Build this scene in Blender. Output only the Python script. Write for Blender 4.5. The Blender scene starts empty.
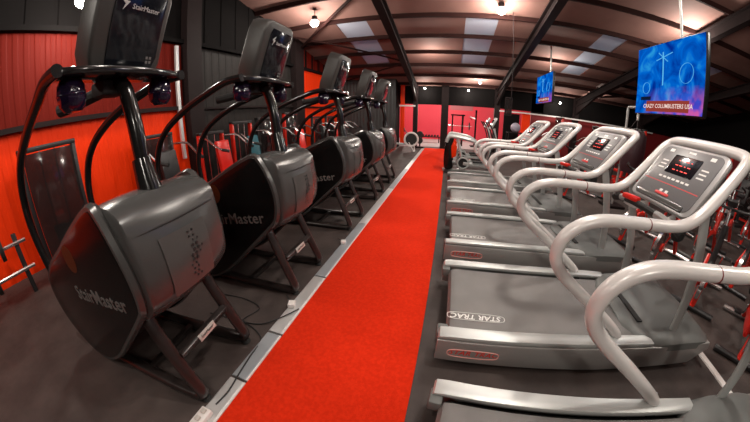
import bpy, bmesh, math, random
from mathutils import Vector, Matrix
random.seed(7)
S = bpy.context.scene
C = S.collection
PI = math.pi

# ------------------------------------------------------------------ materials
def node_mat(name, col, rough=0.5, metal=0.0, noise=0.0, nscale=20, bump=0.0, bscale=60, spec=0.5,
             col2=None, cscale=8, cdetail=4, coat=0.0, emit=None, estr=0.0, alpha=None, trans=0.0, rlo=None):
    m = bpy.data.materials.new(name); m.use_nodes = True
    nt = m.node_tree; b = nt.nodes['Principled BSDF']
    b.inputs['Base Color'].default_value = (*col, 1)
    b.inputs['Roughness'].default_value = rough
    b.inputs['Metallic'].default_value = metal
    b.inputs['Specular IOR Level'].default_value = spec
    b.inputs['Coat Weight'].default_value = coat
    b.inputs['Transmission Weight'].default_value = trans
    if alpha is not None: b.inputs['Alpha'].default_value = alpha
    if emit: 
        b.inputs['Emission Color'].default_value = (*emit, 1); b.inputs['Emission Strength'].default_value = estr
    tc = nt.nodes.new('ShaderNodeTexCoord')
    if col2 is not None:
        n = nt.nodes.new('ShaderNodeTexNoise'); n.inputs['Scale'].default_value = cscale; n.inputs['Detail'].default_value = cdetail
        nt.links.new(tc.outputs['Object'], n.inputs['Vector'])
        r = nt.nodes.new('ShaderNodeValToRGB'); r.color_ramp.elements[0].position = .38; r.color_ramp.elements[1].position = .64
        r.color_ramp.elements[0].color = (*col, 1); r.color_ramp.elements[1].color = (*col2, 1)
        nt.links.new(n.outputs['Fac'], r.inputs['Fac']); nt.links.new(r.outputs['Color'], b.inputs['Base Color'])
    if noise:
        n = nt.nodes.new('ShaderNodeTexNoise'); n.inputs['Scale'].default_value = nscale
        nt.links.new(tc.outputs['Object'], n.inputs['Vector'])
        mr = nt.nodes.new('ShaderNodeMapRange'); mr.inputs['To Min'].default_value = max(0, rough-noise); mr.inputs['To Max'].default_value = min(1, rough+noise)
        nt.links.new(n.outputs['Fac'], mr.inputs['Value']); nt.links.new(mr.outputs['Result'], b.inputs['Roughness'])
    if bump:
        n = nt.nodes.new('ShaderNodeTexNoise'); n.inputs['Scale'].default_value = bscale; n.inputs['Detail'].default_value = 3
        nt.links.new(tc.outputs['Object'], n.inputs['Vector'])
        bp = nt.nodes.new('ShaderNodeBump'); bp.inputs['Strength'].default_value = bump; bp.inputs['Distance'].default_value = .01
        nt.links.new(n.outputs['Fac'], bp.inputs['Height']); nt.links.new(bp.outputs['Normal'], b.inputs['Normal'])
    return m
M = {}
M['rubber_floor'] = node_mat('rubber_floor', (.040,.029,.026), .66, col2=(.064,.047,.042), cscale=3, bump=.25, bscale=220, noise=.1)
M['carpet'] = node_mat('carpet', (.86,.030,.006), .95, col2=(.95,.040,.009), cscale=45, cdetail=8, bump=.9, bscale=350, spec=.1)
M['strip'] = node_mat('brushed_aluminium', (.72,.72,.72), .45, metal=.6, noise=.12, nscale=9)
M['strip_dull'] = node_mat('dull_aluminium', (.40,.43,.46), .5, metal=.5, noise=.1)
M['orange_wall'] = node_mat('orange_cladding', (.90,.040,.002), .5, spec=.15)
M['orange_wall_up'] = node_mat('orange_cladding_shaded', (.13,.007,.003), .6, spec=.1)  # same orange cladding higher up, its weaker light painted in as dark red
M['black_wall'] = node_mat('black_cladding', (.022,.019,.018), .6, spec=.15)
M['grey_wall'] = node_mat('charcoal_cladding', (.040,.043,.043), .5, noise=.1)
M['red_wall'] = node_mat('red_painted_board', (.66,.035,.060), .6)
M['deep_red_wall'] = node_mat('deep_red_board', (.22,.012,.014), .6)
M['dark'] = node_mat('dark_board', (.006,.005,.005), .8, spec=.08)
M['ceiling'] = node_mat('roof_lining', (.25,.130,.108), .8, col2=(.21,.105,.086), cscale=1.3)
M['steel'] = node_mat('dark_painted_steel', (.015,.009,.009), .6, spec=.15)
M['purlin'] = node_mat('purlin_steel', (.022,.008,.007), .8, spec=.08)
M['screed'] = node_mat('pale_screed', (.52,.47,.47), .5, col2=(.42,.38,.38), cscale=3)
M['white_rail'] = node_mat('white_painted_steel', (.75,.72,.70), .4)
M['black_gloss'] = node_mat('black_gloss_paint', (.010,.009,.009), .16, noise=.04)
M['leg_paint'] = node_mat('charcoal_powder_coat', (.020,.015,.014), .3, noise=.06)
M['panel_gloss'] = node_mat('black_gloss_panel', (.006,.0055,.0055), .2, spec=.3)
M['cover'] = node_mat('charcoal_moulding', (.056,.056,.055), .25)
M['cover_plate'] = node_mat('charcoal_plate', (.072,.071,.069), .22, noise=.04)
M['console_shell'] = node_mat('console_plastic', (.036,.034,.032), .4, bump=.12, bscale=260)
M['screen_black'] = node_mat('smoked_screen', (.006,.007,.010), .12)
M['letter_grey'] = node_mat('grey_lettering', (.13,.125,.12), .35)
M['letter_bright'] = node_mat('pale_lettering', (.45,.45,.45), .4)
M['letter_dim'] = node_mat('dim_grey_lettering', (.10,.098,.095), .4)
M['badge'] = node_mat('silver_badge', (.62,.60,.56), .3, metal=.3)
M['badge_ink'] = node_mat('badge_ink', (.04,.035,.035), .5)
M['purple'] = node_mat('dark_purple_plastic', (.010,.005,.020), .14, noise=.03)
M['orange_mark'] = node_mat('orange_decal', (.075,.018,.003), .4)
M['rubber'] = node_mat('black_rubber', (.012,.012,.012), .7)
M['silver'] = node_mat('silver_metal', (.46,.46,.45), .36, metal=.55, noise=.06)
M['tm_tube'] = node_mat('pearl_white_tube', (.72,.705,.69), .30, metal=.1, coat=.3)
M['tm_rail'] = node_mat('pale_silver_rail', (.52,.54,.53), .38, metal=.4, noise=.06)
M['tm_panel'] = node_mat('grey_side_panel', (.36,.35,.34), .4, metal=.4, noise=.05)
M['tm_hood'] = node_mat('green_grey_hood', (.15,.158,.153), .48, spec=.3)
M['tm_belt'] = node_mat('running_belt', (.150,.143,.138), .42, col2=(.175,.166,.16), cscale=5, bump=.2, bscale=500, noise=.06)
M['tm_console'] = node_mat('console_grey_face', (.125,.125,.13), .35)
M['tm_console_rim'] = node_mat('console_light_rim', (.42,.42,.42), .3, metal=.3)
M['white_print'] = node_mat('white_print', (.80,.80,.78), .5)
M['red_print'] = node_mat('red_print', (.62,.03,.03), .45)
M['red_paint'] = node_mat('red_gloss_paint', (.62,.022,.012), .25, noise=.05)
M['red_plastic'] = node_mat('red_plastic', (.70,.02,.012), .3)
M['led_red'] = node_mat('red_led', (.2,.01,.01), .4, emit=(1,.06,.04), estr=1.6)
M['chrome'] = node_mat('chrome', (.70,.70,.70), .25, metal=1)
M['pad_black'] = node_mat('black_vinyl', (.018,.017,.018), .4, bump=.1, bscale=90)
M['tint'] = node_mat('smoked_acrylic', (.02,.016,.016), .10, alpha=.82)
M['clear'] = node_mat('frosted_skylight', (.62,.66,.76), .35, alpha=.72)
M['teal'] = node_mat('teal_vinyl', (.01,.10,.13), .5)
M['ball_grey'] = node_mat('grey_ball_vinyl', (.34,.31,.38), .4)
M['faded_banner'] = node_mat('faded_banner', (.38,.09,.10), .6)
M['badge_red'] = node_mat('badge_red_print', (.70,.06,.045), .5)
M['badge_pink'] = node_mat('badge_pale_outline', (.85,.42,.38), .5)
M['band_red'] = node_mat('dark_red_band', (.16,.008,.010), .5)
M['lamp'] = node_mat('lamp_glow', (1,1,1), .5, emit=(1,.93,.82), estr=60)
M['bag'] = node_mat('dark_bag_leather', (.035,.010,.014), .45, bump=.8, bscale=22)
M['screen_dark_tv'] = node_mat('tv_bezel', (.012,.012,.014), .3)

def tv_mat():
    m = bpy.data.materials.new('underwater_picture'); m.use_nodes = True
    nt = m.node_tree; nt.nodes.remove(nt.nodes['Principled BSDF'])
    out = nt.nodes['Material Output']; L = nt.links.new
    tc = nt.nodes.new('ShaderNodeTexCoord')
    n = nt.nodes.new('ShaderNodeTexNoise'); n.inputs['Scale'].default_value = 3.2; n.inputs['Detail'].default_value = 5; n.inputs['Distortion'].default_value = 1.2
    L(tc.outputs['Object'], n.inputs['Vector'])
    r = nt.nodes.new('ShaderNodeValToRGB'); e = r.color_ramp.elements
    e[0].position = .30; e[0].color = (.0,.02,.30,1); e[1].position = .85; e[1].color = (.04,.50,.90,1)
    x = e.new(.55); x.color = (.0,.15,.72,1)
    L(n.outputs['Fac'], r.inputs['Fac'])
    sp = nt.nodes.new('ShaderNodeSeparateXYZ'); L(tc.outputs['Object'], sp.inputs['Vector'])
    n2 = nt.nodes.new('ShaderNodeTexNoise'); n2.inputs['Scale'].default_value = 6; L(tc.outputs['Object'], n2.inputs['Vector'])
    r2 = nt.nodes.new('ShaderNodeValToRGB'); r2.color_ramp.elements[0].color = (.75,.12,.45,1); r2.color_ramp.elements[1].color = (.10,.08,.75,1)
    r2.color_ramp.elements[0].position = .42; r2.color_ramp.elements[1].position = .58
    L(n2.outputs['Fac'], r2.inputs['Fac'])
    mr = nt.nodes.new('ShaderNodeMapRange'); mr.inputs['From Min'].default_value = -.12; mr.inputs['From Max'].default_value = -.48
    L(sp.outputs['Z'], mr.inputs['Value'])
    mr2 = nt.nodes.new('ShaderNodeMapRange'); mr2.inputs['From Min'].default_value = .5; mr2.inputs['From Max'].default_value = -.5
    L(sp.outputs['Y'], mr2.inputs['Value'])
    mu = nt.nodes.new('ShaderNodeMath'); mu.operation = 'MULTIPLY'; L(mr.outputs[0], mu.inputs[0]); L(mr2.outputs[0], mu.inputs[1])
    mx = nt.nodes.new('ShaderNodeMix'); mx.data_type = 'RGBA'; L(mu.outputs[0], mx.inputs[0]); L(r.outputs['Color'], mx.inputs[6]); L(r2.outputs['Color'], mx.inputs[7])
    em = nt.nodes.new('ShaderNodeEmission'); em.inputs['Strength'].default_value = .85
    L(mx.outputs[2], em.inputs['Color']); L(em.outputs[0], out.inputs['Surface'])
    return m
M['tv'] = tv_mat()
def emis(name, col, s):
    m = bpy.data.materials.new(name); m.use_nodes = True; nt = m.node_tree; nt.nodes.remove(nt.nodes['Principled BSDF'])
    e = nt.nodes.new('ShaderNodeEmission'); e.inputs['Color'].default_value = (*col, 1); e.inputs['Strength'].default_value = s
    nt.links.new(e.outputs[0], nt.nodes['Material Output'].inputs['Surface']); return m
M['tv_red'] = emis('tv_banner_red', (.36,.055,.04), .8)
M['tv_white'] = emis('tv_banner_text', (1,.75,.68), .9)
M['tv_cyan'] = emis('tv_picture_cyan', (.12,.55,.95), .9)
M['tv_black'] = emis('tv_banner_black', (.01,.02,.06), .5)

# ------------------------------------------------------------------ geometry helpers
def catmull(pts, sub=6, closed=False):
    pts = [Vector(p) for p in pts]; out = []; n = len(pts)
    rng = range(n if closed else n-1)
    for i in rng:
        if closed: p0, p1, p2, p3 = pts[(i-1)%n], pts[i], pts[(i+1)%n], pts[(i+2)%n]
        else: p0, p1, p2, p3 = pts[max(i-1,0)], pts[i], pts[i+1], pts[min(i+2,n-1)]
        for k in range(sub):
            t = k/sub
            out.append(.5*((2*p1)+(-p0+p2)*t+(2*p0-5*p1+4*p2-p3)*t*t+(-p0+3*p1-3*p2+p3)*t**3))
    if not closed: out.append(pts[-1])
    return out
def fillet(pts, rad=.08, seg=5):
    pts = [Vector(p) for p in pts]; out = [pts[0]]
    for i in range(1, len(pts)-1):
        a, b, c = pts[i-1], pts[i], pts[i+1]
        r = min(rad, (a-b).length*.49, (c-b).length*.49)
        p = b+(a-b).normalized()*r; q = b+(c-b).normalized()*r
        for k in range(seg+1):
            t = k/seg; out.append((1-t)**2*p+2*t*(1-t)*b+t*t*q)
    out.append(pts[-1]); return out
class G:
    def __init__(s): s.bm = bmesh.new()
    def box(s, c, size, rot=None, bev=0):
        b = bmesh.new(); bmesh.ops.create_cube(b, size=1)
        bmesh.ops.scale(b, vec=size, verts=b.verts)
        if bev: bmesh.ops.bevel(b, geom=b.edges[:], offset=bev, segments=2, profile=.5, affect='EDGES', clamp_overlap=True)
        if rot: bmesh.ops.rotate(b, cent=(0,0,0), matrix=rot, verts=b.verts)
        bmesh.ops.translate(b, vec=c, verts=b.verts)
        s._merge(b); return s
    def _merge(s, b):
        me = bpy.data.meshes.new('_t'); b.to_mesh(me); b.free(); s.bm.from_mesh(me); bpy.data.meshes.remove(me)
    def tube(s, pts, r, n=10, closed=False, flat=1.0, up=None, r2=None):
        pts = [Vector(p) for p in pts]; N = len(pts); rings = []
        t0 = (pts[1]-pts[0]).normalized()
        ref = Vector(up) if up else (Vector((0,0,1)) if abs(t0.z) < .9 else Vector((1,0,0)))
        nrm = (ref-t0*ref.dot(t0)).normalized()
        for i, p in enumerate(pts):
            if closed: t = (pts[(i+1)%N]-pts[i-1]).normalized()
            else: t = (pts[min(i+1,N-1)]-pts[max(i-1,0)]).normalized()
            nrm = (nrm-t*nrm.dot(t)).normalized(); bi = t.cross(nrm)
            rr = r if r2 is None else r+(r2-r)*i/(N-1)
            rings.append([s.bm.verts.new(p+nrm*math.cos(a)*rr+bi*math.sin(a)*rr*flat) for a in [2*PI*k/n for k in range(n)]])
        for i in range(N if closed else N-1):
            A, B = rings[i], rings[(i+1)%N]
            for k in range(n): s.bm.faces.new((A[k], A[(k+1)%n], B[(k+1)%n], B[k]))
        if not closed:
            s.bm.faces.new(rings[0][::-1]); s.bm.faces.new(rings[-1])
        return s
    def cyl(s, a, b, r, n=14, r2=None): return s.tube([a, b], r, n, r2=r2)
    def prism(s, prof, y0, y1, axis='y', bev=0, seg=2):
        b = bmesh.new()
        def P(u, v, w): return {'y': (u, w, v), 'x': (w, u, v), 'z': (u, v, w)}[axis]
        A = [b.verts.new(P(u, v, y0)) for u, v in prof]; B = [b.verts.new(P(u, v, y1)) for u, v in prof]
        n = len(prof); b.faces.new(A); b.faces.new(B[::-1])
        for i in range(n): b.faces.new((A[i], B[i], B[(i+1)%n], A[(i+1)%n]))
        bmesh.ops.recalc_face_normals(b, faces=b.faces)
        if bev:
            rim = [e for e in b.edges if (e.verts[0] in A and e.verts[1] in A) or (e.verts[0] in B and e.verts[1] in B)]
            bmesh.ops.bevel(b, geom=rim, offset=bev, segments=seg, profile=.5, affect='EDGES', clamp_overlap=True)
        s._merge(b); return s
    def lathe(s, prof, axis='z', n=24, at=(0,0,0)):
        rings = []
        for r, h in prof:
            ring = []
            for k in range(n):
                a = 2*PI*k/n; c, d = r*math.cos(a), r*math.sin(a)
                v = {'z': (c,d,h), 'y': (c,h,d), 'x': (h,c,d)}[axis]
                ring.append(s.bm.verts.new((v[0]+at[0], v[1]+at[1], v[2]+at[2])))
            rings.append(ring)
        for i in range(len(rings)-1):
            for k in range(n): s.bm.faces.new((rings[i][k], rings[i][(k+1)%n], rings[i+1][(k+1)%n], rings[i+1][k]))
        s.bm.faces.new(rings[0]); s.bm.faces.new(rings[-1]); return s
    def ball(s, c, r, sc=(1,1,1), n=14):
        b = bmesh.new(); bmesh.ops.create_uvsphere(b, u_segments=n, v_segments=max(6,n*2//3), radius=r)
        bmesh.ops.scale(b, vec=sc, verts=b.verts); bmesh.ops.translate(b, vec=c, verts=b.verts); s._merge(b); return s
    def quad(s, *p):
        s.bm.faces.new([s.bm.verts.new(q) for q in p]); return s
    def xf(s, mat):
        bmesh.ops.transform(s.bm, matrix=mat, verts=s.bm.verts); return s
def build(name, g, mat, parent=None, smooth=35, loc=None):
    bm = g.bm; bmesh.ops.recalc_face_normals(bm, faces=bm.faces)
    me = bpy.data.meshes.new(name)
    for f in bm.faces: f.smooth = bool(smooth)
    if smooth:
        lim = math.radians(smooth)
        for e in bm.edges:
            if len(e.link_faces) == 2 and e.calc_face_angle(0) > lim: e.smooth = False
    bm.to_mesh(me); bm.free()
    if mat: me.materials.append(M[mat] if isinstance(mat, str) else mat)
    o = bpy.data.objects.new(name, me); C.objects.link(o)
    if parent: o.parent = parent
    if loc: o.location = loc
    return o
def tag(o, label, cat, group=None, kind=None):
    o['label'] = label; o['category'] = cat
    if group: o['group'] = group
    if kind: o['kind'] = kind
    return o
def struct(name, g, mat, smooth=35):
    o = build(name, g, mat, None, smooth); o['kind'] = 'structure'; return o
def thing(name, label, cat, loc=(0,0,0), rz=0, group=None):
    o = bpy.data.objects.new(name, None); C.objects.link(o); o.empty_display_size = .1
    o.location = loc; o.rotation_euler = (0,0,rz); return tag(o, label, cat, group)
def dup(root, loc, rz, label, group=None):
    r = root.copy(); C.objects.link(r); r.location = loc; r.rotation_euler = (0,0,rz); r['label'] = label
    if group: r['group'] = group
    for ch in list(root.children):
        c = ch.copy(); C.objects.link(c); c.parent = r
        for g in list(ch.children):
            d = g.copy(); C.objects.link(d); d.parent = c
    return r
def text(name, body, size, mat, parent, mtx, ext=.0015, bold=.0, shear=0, spacing=1.0):
    cu = bpy.data.curves.new('_f', 'FONT'); cu.body = body; cu.size = size; cu.align_x = 'CENTER'; cu.align_y = 'CENTER'
    cu.extrude = ext; cu.offset = bold; cu.shear = shear; cu.resolution_u = 2; cu.space_character = spacing
    o = bpy.data.objects.new('_f', cu); C.objects.link(o)
    bpy.context.view_layer.update()
    me = bpy.data.meshes.new_from_object(o.evaluated_get(bpy.context.evaluated_depsgraph_get()))
    bpy.data.objects.remove(o); bpy.data.curves.remove(cu)
    me.name = name; me.transform(mtx); me.materials.clear(); me.materials.append(M[mat])
    t = bpy.data.objects.new(name, me); C.objects.link(t); t.parent = parent; return t
def frame(o, right, up):
    r = Vector(right).normalized(); u = Vector(up); u = (u-r*u.dot(r)).normalized(); n = r.cross(u)
    m = Matrix((r, u, n)).transposed().to_4x4(); m.translation = Vector(o); return m

# ------------------------------------------------------------------ the building
XL, XR, YB, YF, YR = -4.9, 13.5, -3.2, 13.5, 19.0
EAVE, SL = 3.0, .2
def roof_z(y): return EAVE+SL*(YF-y)
struct('floor', G().box(((XL+XR)/2, (YB+YF)/2+.2, -.05), (XR-XL+.4, YF-YB+.8, .1)), 'rubber_floor')
struct('floor', G().box((1, 16.6, -.045), (10, 5.4, .1)), 'screed')

def corrugated_y(x, y0, y1, z0, z1, mat, name='wall_left', pitch=.16, d=.007, ztop=None):
    g = G(); ys = []; y = y0; k = 0
    pts = []
    while y < y1-1e-4:
        for dy, dx in ((0,0),(.06,0),(.08,d),(.14,d)):
            if y+dy < y1: pts.append((x+dx, y+dy))
        y += pitch
    pts.append((x, y1)); lo = []; hi = []
    for (a, b) in pts:
        lo.append(g.bm.verts.new((a, b, z0))); hi.append(g.bm.verts.new((a, b, z1 if ztop is None else ztop(b))))
    for i in range(len(pts)-1): g.bm.faces.new((lo[i], lo[i+1], hi[i+1], hi[i]))
    # back skin gives the sheet its thickness
    bl = [g.bm.verts.new((x-.04, y0, z0)), g.bm.verts.new((x-.04, y1, z0)), g.bm.verts.new((x-.04, y1, z1 if ztop is None else ztop(y1))), g.bm.verts.new((x-.04, y0, z1 if ztop is None else ztop(y0)))]
    g.bm.faces.new(bl)
    return struct(name, g, mat, 0)
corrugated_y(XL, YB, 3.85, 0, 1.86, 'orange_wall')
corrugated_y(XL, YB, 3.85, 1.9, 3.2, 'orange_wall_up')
corrugated_y(XL, 3.85, 8.15, 0, 3.2, 'black_wall', pitch=.22, d=.008)
corrugated_y(XL, 8.15, 12.6, 0, 3.2, 'orange_wall')
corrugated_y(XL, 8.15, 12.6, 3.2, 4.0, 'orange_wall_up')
corrugated_y(XL-.01, YB, 12.6, 3.2, 0, 'dark', ztop=lambda y: roof_z(y)+.05, pitch=.5, d=.02)
# horizontal rails and posts on the left wall
struct('trim_1', G().box((XL+.07, (YB+3.7)/2, 1.89), (.09, 3.7-YB, .07)), 'steel')
struct('trim_2', G().box((XL+.06, 6.0, 1.86), (.08, 4.1, .05)), 'steel')
struct('trim_3', G().box((XL+.07, 4.7, 3.2), (.12, 15.8, .08)), 'dark')
for i, (y0, y1) in enumerate(((3.68, 4.15), (7.85, 8.5))):
    struct('trim_%d' % (4+i), G().box((XL+.12, (y0+y1)/2, 2.4), (.2, (y1-y0)*.8, 4.8)), 'steel')
struct('trim_20', G().box((XL+.1, 3.56, 2.0), (.05, .07, 2.2)), 'strip')
struct('trim_21', G().box((XL+.07, 10.3, 1.86), (.08, 3.8, .05)), 'steel')
# charcoal clad block in the far left corner
def corrugated_x(y, x0, x1, z0, z1, mat, name, pitch=.16, d=.010):
    g = G(); pts = []; x = x0
    while x < x1-1e-4:
        for dx, dy in ((0,0),(.06,0),(.08,-d),(.14,-d)):
            if x+dx < x1: pts.append((x+dx, y+dy))
        x += pitch
    pts.append((x1, y)); lo = [g.bm.verts.new((a, b, z0)) for a, b in pts]; hi = [g.bm.verts.new((a, b, z1)) for a, b in pts]
    for i in range(len(pts)-1): g.bm.faces.new((lo[i], lo[i+1], hi[i+1], hi[i]))
    g.quad((x0,y+.05,z0),(x1,y+.05,z0),(x1,y+.05,z1),(x0,y+.05,z1))
    return struct(name, g, mat, 0)
corrugated_x(12.55, XL, -2.35, 0, 3.3, 'grey_wall', 'wall_corner')
struct('wall_corner', G().box((-2.37, 13.1, 1.6), (.06, 1.0, 3.2)), 'dark')
struct('wall_corner', G().box((-2.18, 13.45, 1.55), (.2, .06, 2.9)), 'orange_wall')
# far side: posts, dark head band, opening into a red room beyond
struct('wall_far', G().box((1, YF+.15, 2.62), (7.2, .12, 1.05)), 'dark')
struct('wall_far', G().box((8.7, YF+.15, 1.0), (9.4, .12, 2.0)), 'deep_red_wall')
struct('wall_far', G().box((8.7, YF+.15, 2.6), (9.4, .12, 1.2)), 'dark')
for i, (x, w) in enumerate(((-1.55,.22),(-.15,.34),(2.31,.26),(6.24,.26),(10.1,.26))):
    struct('trim_%d' % (6+i), G().box((x, YF-.02, 1.5), (w, .2, 3.0)), 'steel')
struct('trim_11', G().box((-2.0, YF-.1, 2.0), (.9, .05, .07)), 'white_rail')
struct('trim_12', G().box((6.6, YF-.16, 1.98), (8.4, .05, .06)), 'white_rail')
struct('wall_room', G().box((1, YR, 1.5), (10, .1, 3.2)), 'red_wall')
struct('wall_room', G().box((-4.0, 16.4, 1.5), (.1, 5.4, 3.2)), 'red_wall')
struct('wall_room', G().box((5.9, 16.4, 1.5), (.1, 5.4, 3.2)), 'red_wall')
struct('ceiling', G().box((1, 16.4, 3.05), (10, 5.4, .1)), 'dark')
struct('trim_13', G().box((3.05, YF+.05, .95), (.75, .1, 1.9)), 'dark')
struct('trim_14', G().box((3.75, YF+.06, 1.0), (.4, .1, 2.0)), 'orange_wall')
# right and back walls
struct('wall_right', G().box((XR, (YB+YF)/2, 3), (.1, YF-YB+.4, 6.4)), 'dark')
struct('wall_right', G().box((XR-.09, 5, .95), (.06, 15, 1.9)), 'deep_red_wall')
struct('wall_back', G().box(((XL+XR)/2, YB, 3.2), (XR-XL, .1, 6.6)), 'dark')

# roof lining with skylight openings
PUR = [YF-.45-1.15*k for k in range(15)]
SKY = [(-3.15,-2.25), (.42,1.28), (4.2,5.0), (8.1,8.9)]
g = G()
ys = [YF+.3]+PUR+[YB]
xs = [XL-.1]+[v for p in SKY for v in p]+[XR+.1]
sky_cells = []
for i in range(len(ys)-1):
    ya, yb = ys[i], ys[i+1]
    for j in range(len(xs)-1):
        xa, xb = xs[j], xs[j+1]
        if j % 2 == 1 and i in (3,4,5,8,9,10):
            if j == 7 and i == 3: pass
            sky_cells.append((xa, xb, ya, yb)); continue
        z = roof_z
        p = [(xa,ya,z(ya)),(xb,ya,z(ya)),(xb,yb,z(yb)),(xa,yb,z(yb))]
        q = [(a,b,c+.06) for a,b,c in p]
        vs = [g.bm.verts.new(v) for v in p+q]
        for f in ((0,1,2,3),(7,6,5,4),(0,4,5,1),(1,5,6,2),(2,6,7,3),(3,7,4,0)): g.bm.faces.new([vs[k] for k in f])
struct('ceiling', g, 'ceiling', 0)
for n, (xa, xb, ya, yb) in enumerate(sky_cells):
    g = G(); z = roof_z
    p = [(xa,ya,z(ya)+.02),(xb,ya,z(ya)+.02),(xb,yb,z(yb)+.02),(xa,yb,z(yb)+.02)]; q = [(a,b,c+.02) for a,b,c in p]
    vs = [g.bm.verts.new(v) for v in p+q]
    for f in ((0,1,2,3),(7,6,5,4),(0,4,5,1),(1,5,6,2),(2,6,7,3),(3,7,4,0)): g.bm.faces.new([vs[k] for k in f])
    struct('window_%d' % (n+1), g, 'clear', 0)
for n, y in enumerate(PUR):
    struct('trim_%d' % (30+n), G().box(((XL+XR)/2, y, roof_z(y)-.06), (XR-XL, .06, .12)), 'purlin')
# portal frame rafters with haunches
ang = math.atan(SL)
for n, x in enumerate((-1.55, 2.31, 6.24, 10.1)):
    g = G(); y0, y1 = YB+.1, YF-.05
    for dz, h, w in ((-.14, .03, .2), (-.27, .26, .04), (-.42, .03, .2)):
        vs = []
        for y in (y0, y1):
            for xx in (-w/2, w/2):
                for zz in (-h/2, h/2): vs.append(g.bm.verts.new((x+xx, y, roof_z(y)+dz+zz)))
        for f in ((0,1,3,2),(4,6,7,5),(0,4,5,1),(2,3,7,6),(0,2,6,4),(1,5,7,3)): g.bm.faces.new([vs[k] for k in f])
    g.prism([(YF-.05, roof_z(YF)-.3), (YF-2.0, roof_z(YF-2.0)-.42), (YF-.05, roof_z(YF)-.8)], x-.05, x+.05, 'x')
    struct('trim_%d' % (50+n), g, 'steel', 0)
def roofline(name, a, b, r):
    A = Vector((a[0], a[1], roof_z(a[1])-.2)); B = Vector((b[0], b[1], roof_z(b[1])-.2))
    struct(name, G().cyl(A, B, r, 8), 'purlin')
roofline('trim_60', (-1.5,10.2), (-4.8,7.3), .03)
roofline('trim_61', (-1.5,10.2), (-4.8,12.2), .03)
roofline('trim_62', (-1.6,5.6), (-4.8,8.4), .04)
roofline('trim_63', (6.3,12.6), (9.9,9.2), .05)
roofline('trim_64', (10.0,12.6), (6.4,9.2), .05)

# carpet runner and the metal cover strips at its edge
g = G(); n = 40
xe = [(-1.02, -.04) for k in range(n+1)]
g.box((-.53, 6.2, .006), (.98, 14.0, .012), bev=.004)
tag(build('carpet_runner', g, 'carpet'), 'long bright red carpet runner down the aisle between the machines', 'carpet')
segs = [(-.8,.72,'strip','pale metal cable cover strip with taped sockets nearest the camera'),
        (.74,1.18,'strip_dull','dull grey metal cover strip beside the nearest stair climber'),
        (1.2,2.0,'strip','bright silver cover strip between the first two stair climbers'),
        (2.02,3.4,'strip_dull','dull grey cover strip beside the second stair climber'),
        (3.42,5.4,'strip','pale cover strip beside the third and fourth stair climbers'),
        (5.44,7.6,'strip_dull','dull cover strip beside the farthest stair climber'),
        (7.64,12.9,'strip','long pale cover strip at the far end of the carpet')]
for a, b, m, lab in segs:
    r = thing('cable_cover', lab, 'cable cover', (-1.09,(a+b)/2,0), 0, 'metal strips along the carpet edge')
    build('cover_plate', G().prism([(-.065,0),(-.05,.014),(.05,.014),(.065,0)], -(b-a)/2, (b-a)/2, 'y'), m, r)
    build('edge_lip', G().box((.063,0,.008),(.012,b-a,.016)), 'white_rail', r)
bx = thing('power_block', 'small white multi socket block on the strip by the nearest stair climber', 'socket', (-1.10,.36,.0145), 0)
build('casing', G().box((0,0,.02),(.075,.17,.04),bev=.008), 'white_rail', bx)
for k in range(3): build('plug', G().box((0,-.055+.055*k,.048),(.032,.032,.018),bev=.005), 'badge', bx)

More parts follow.
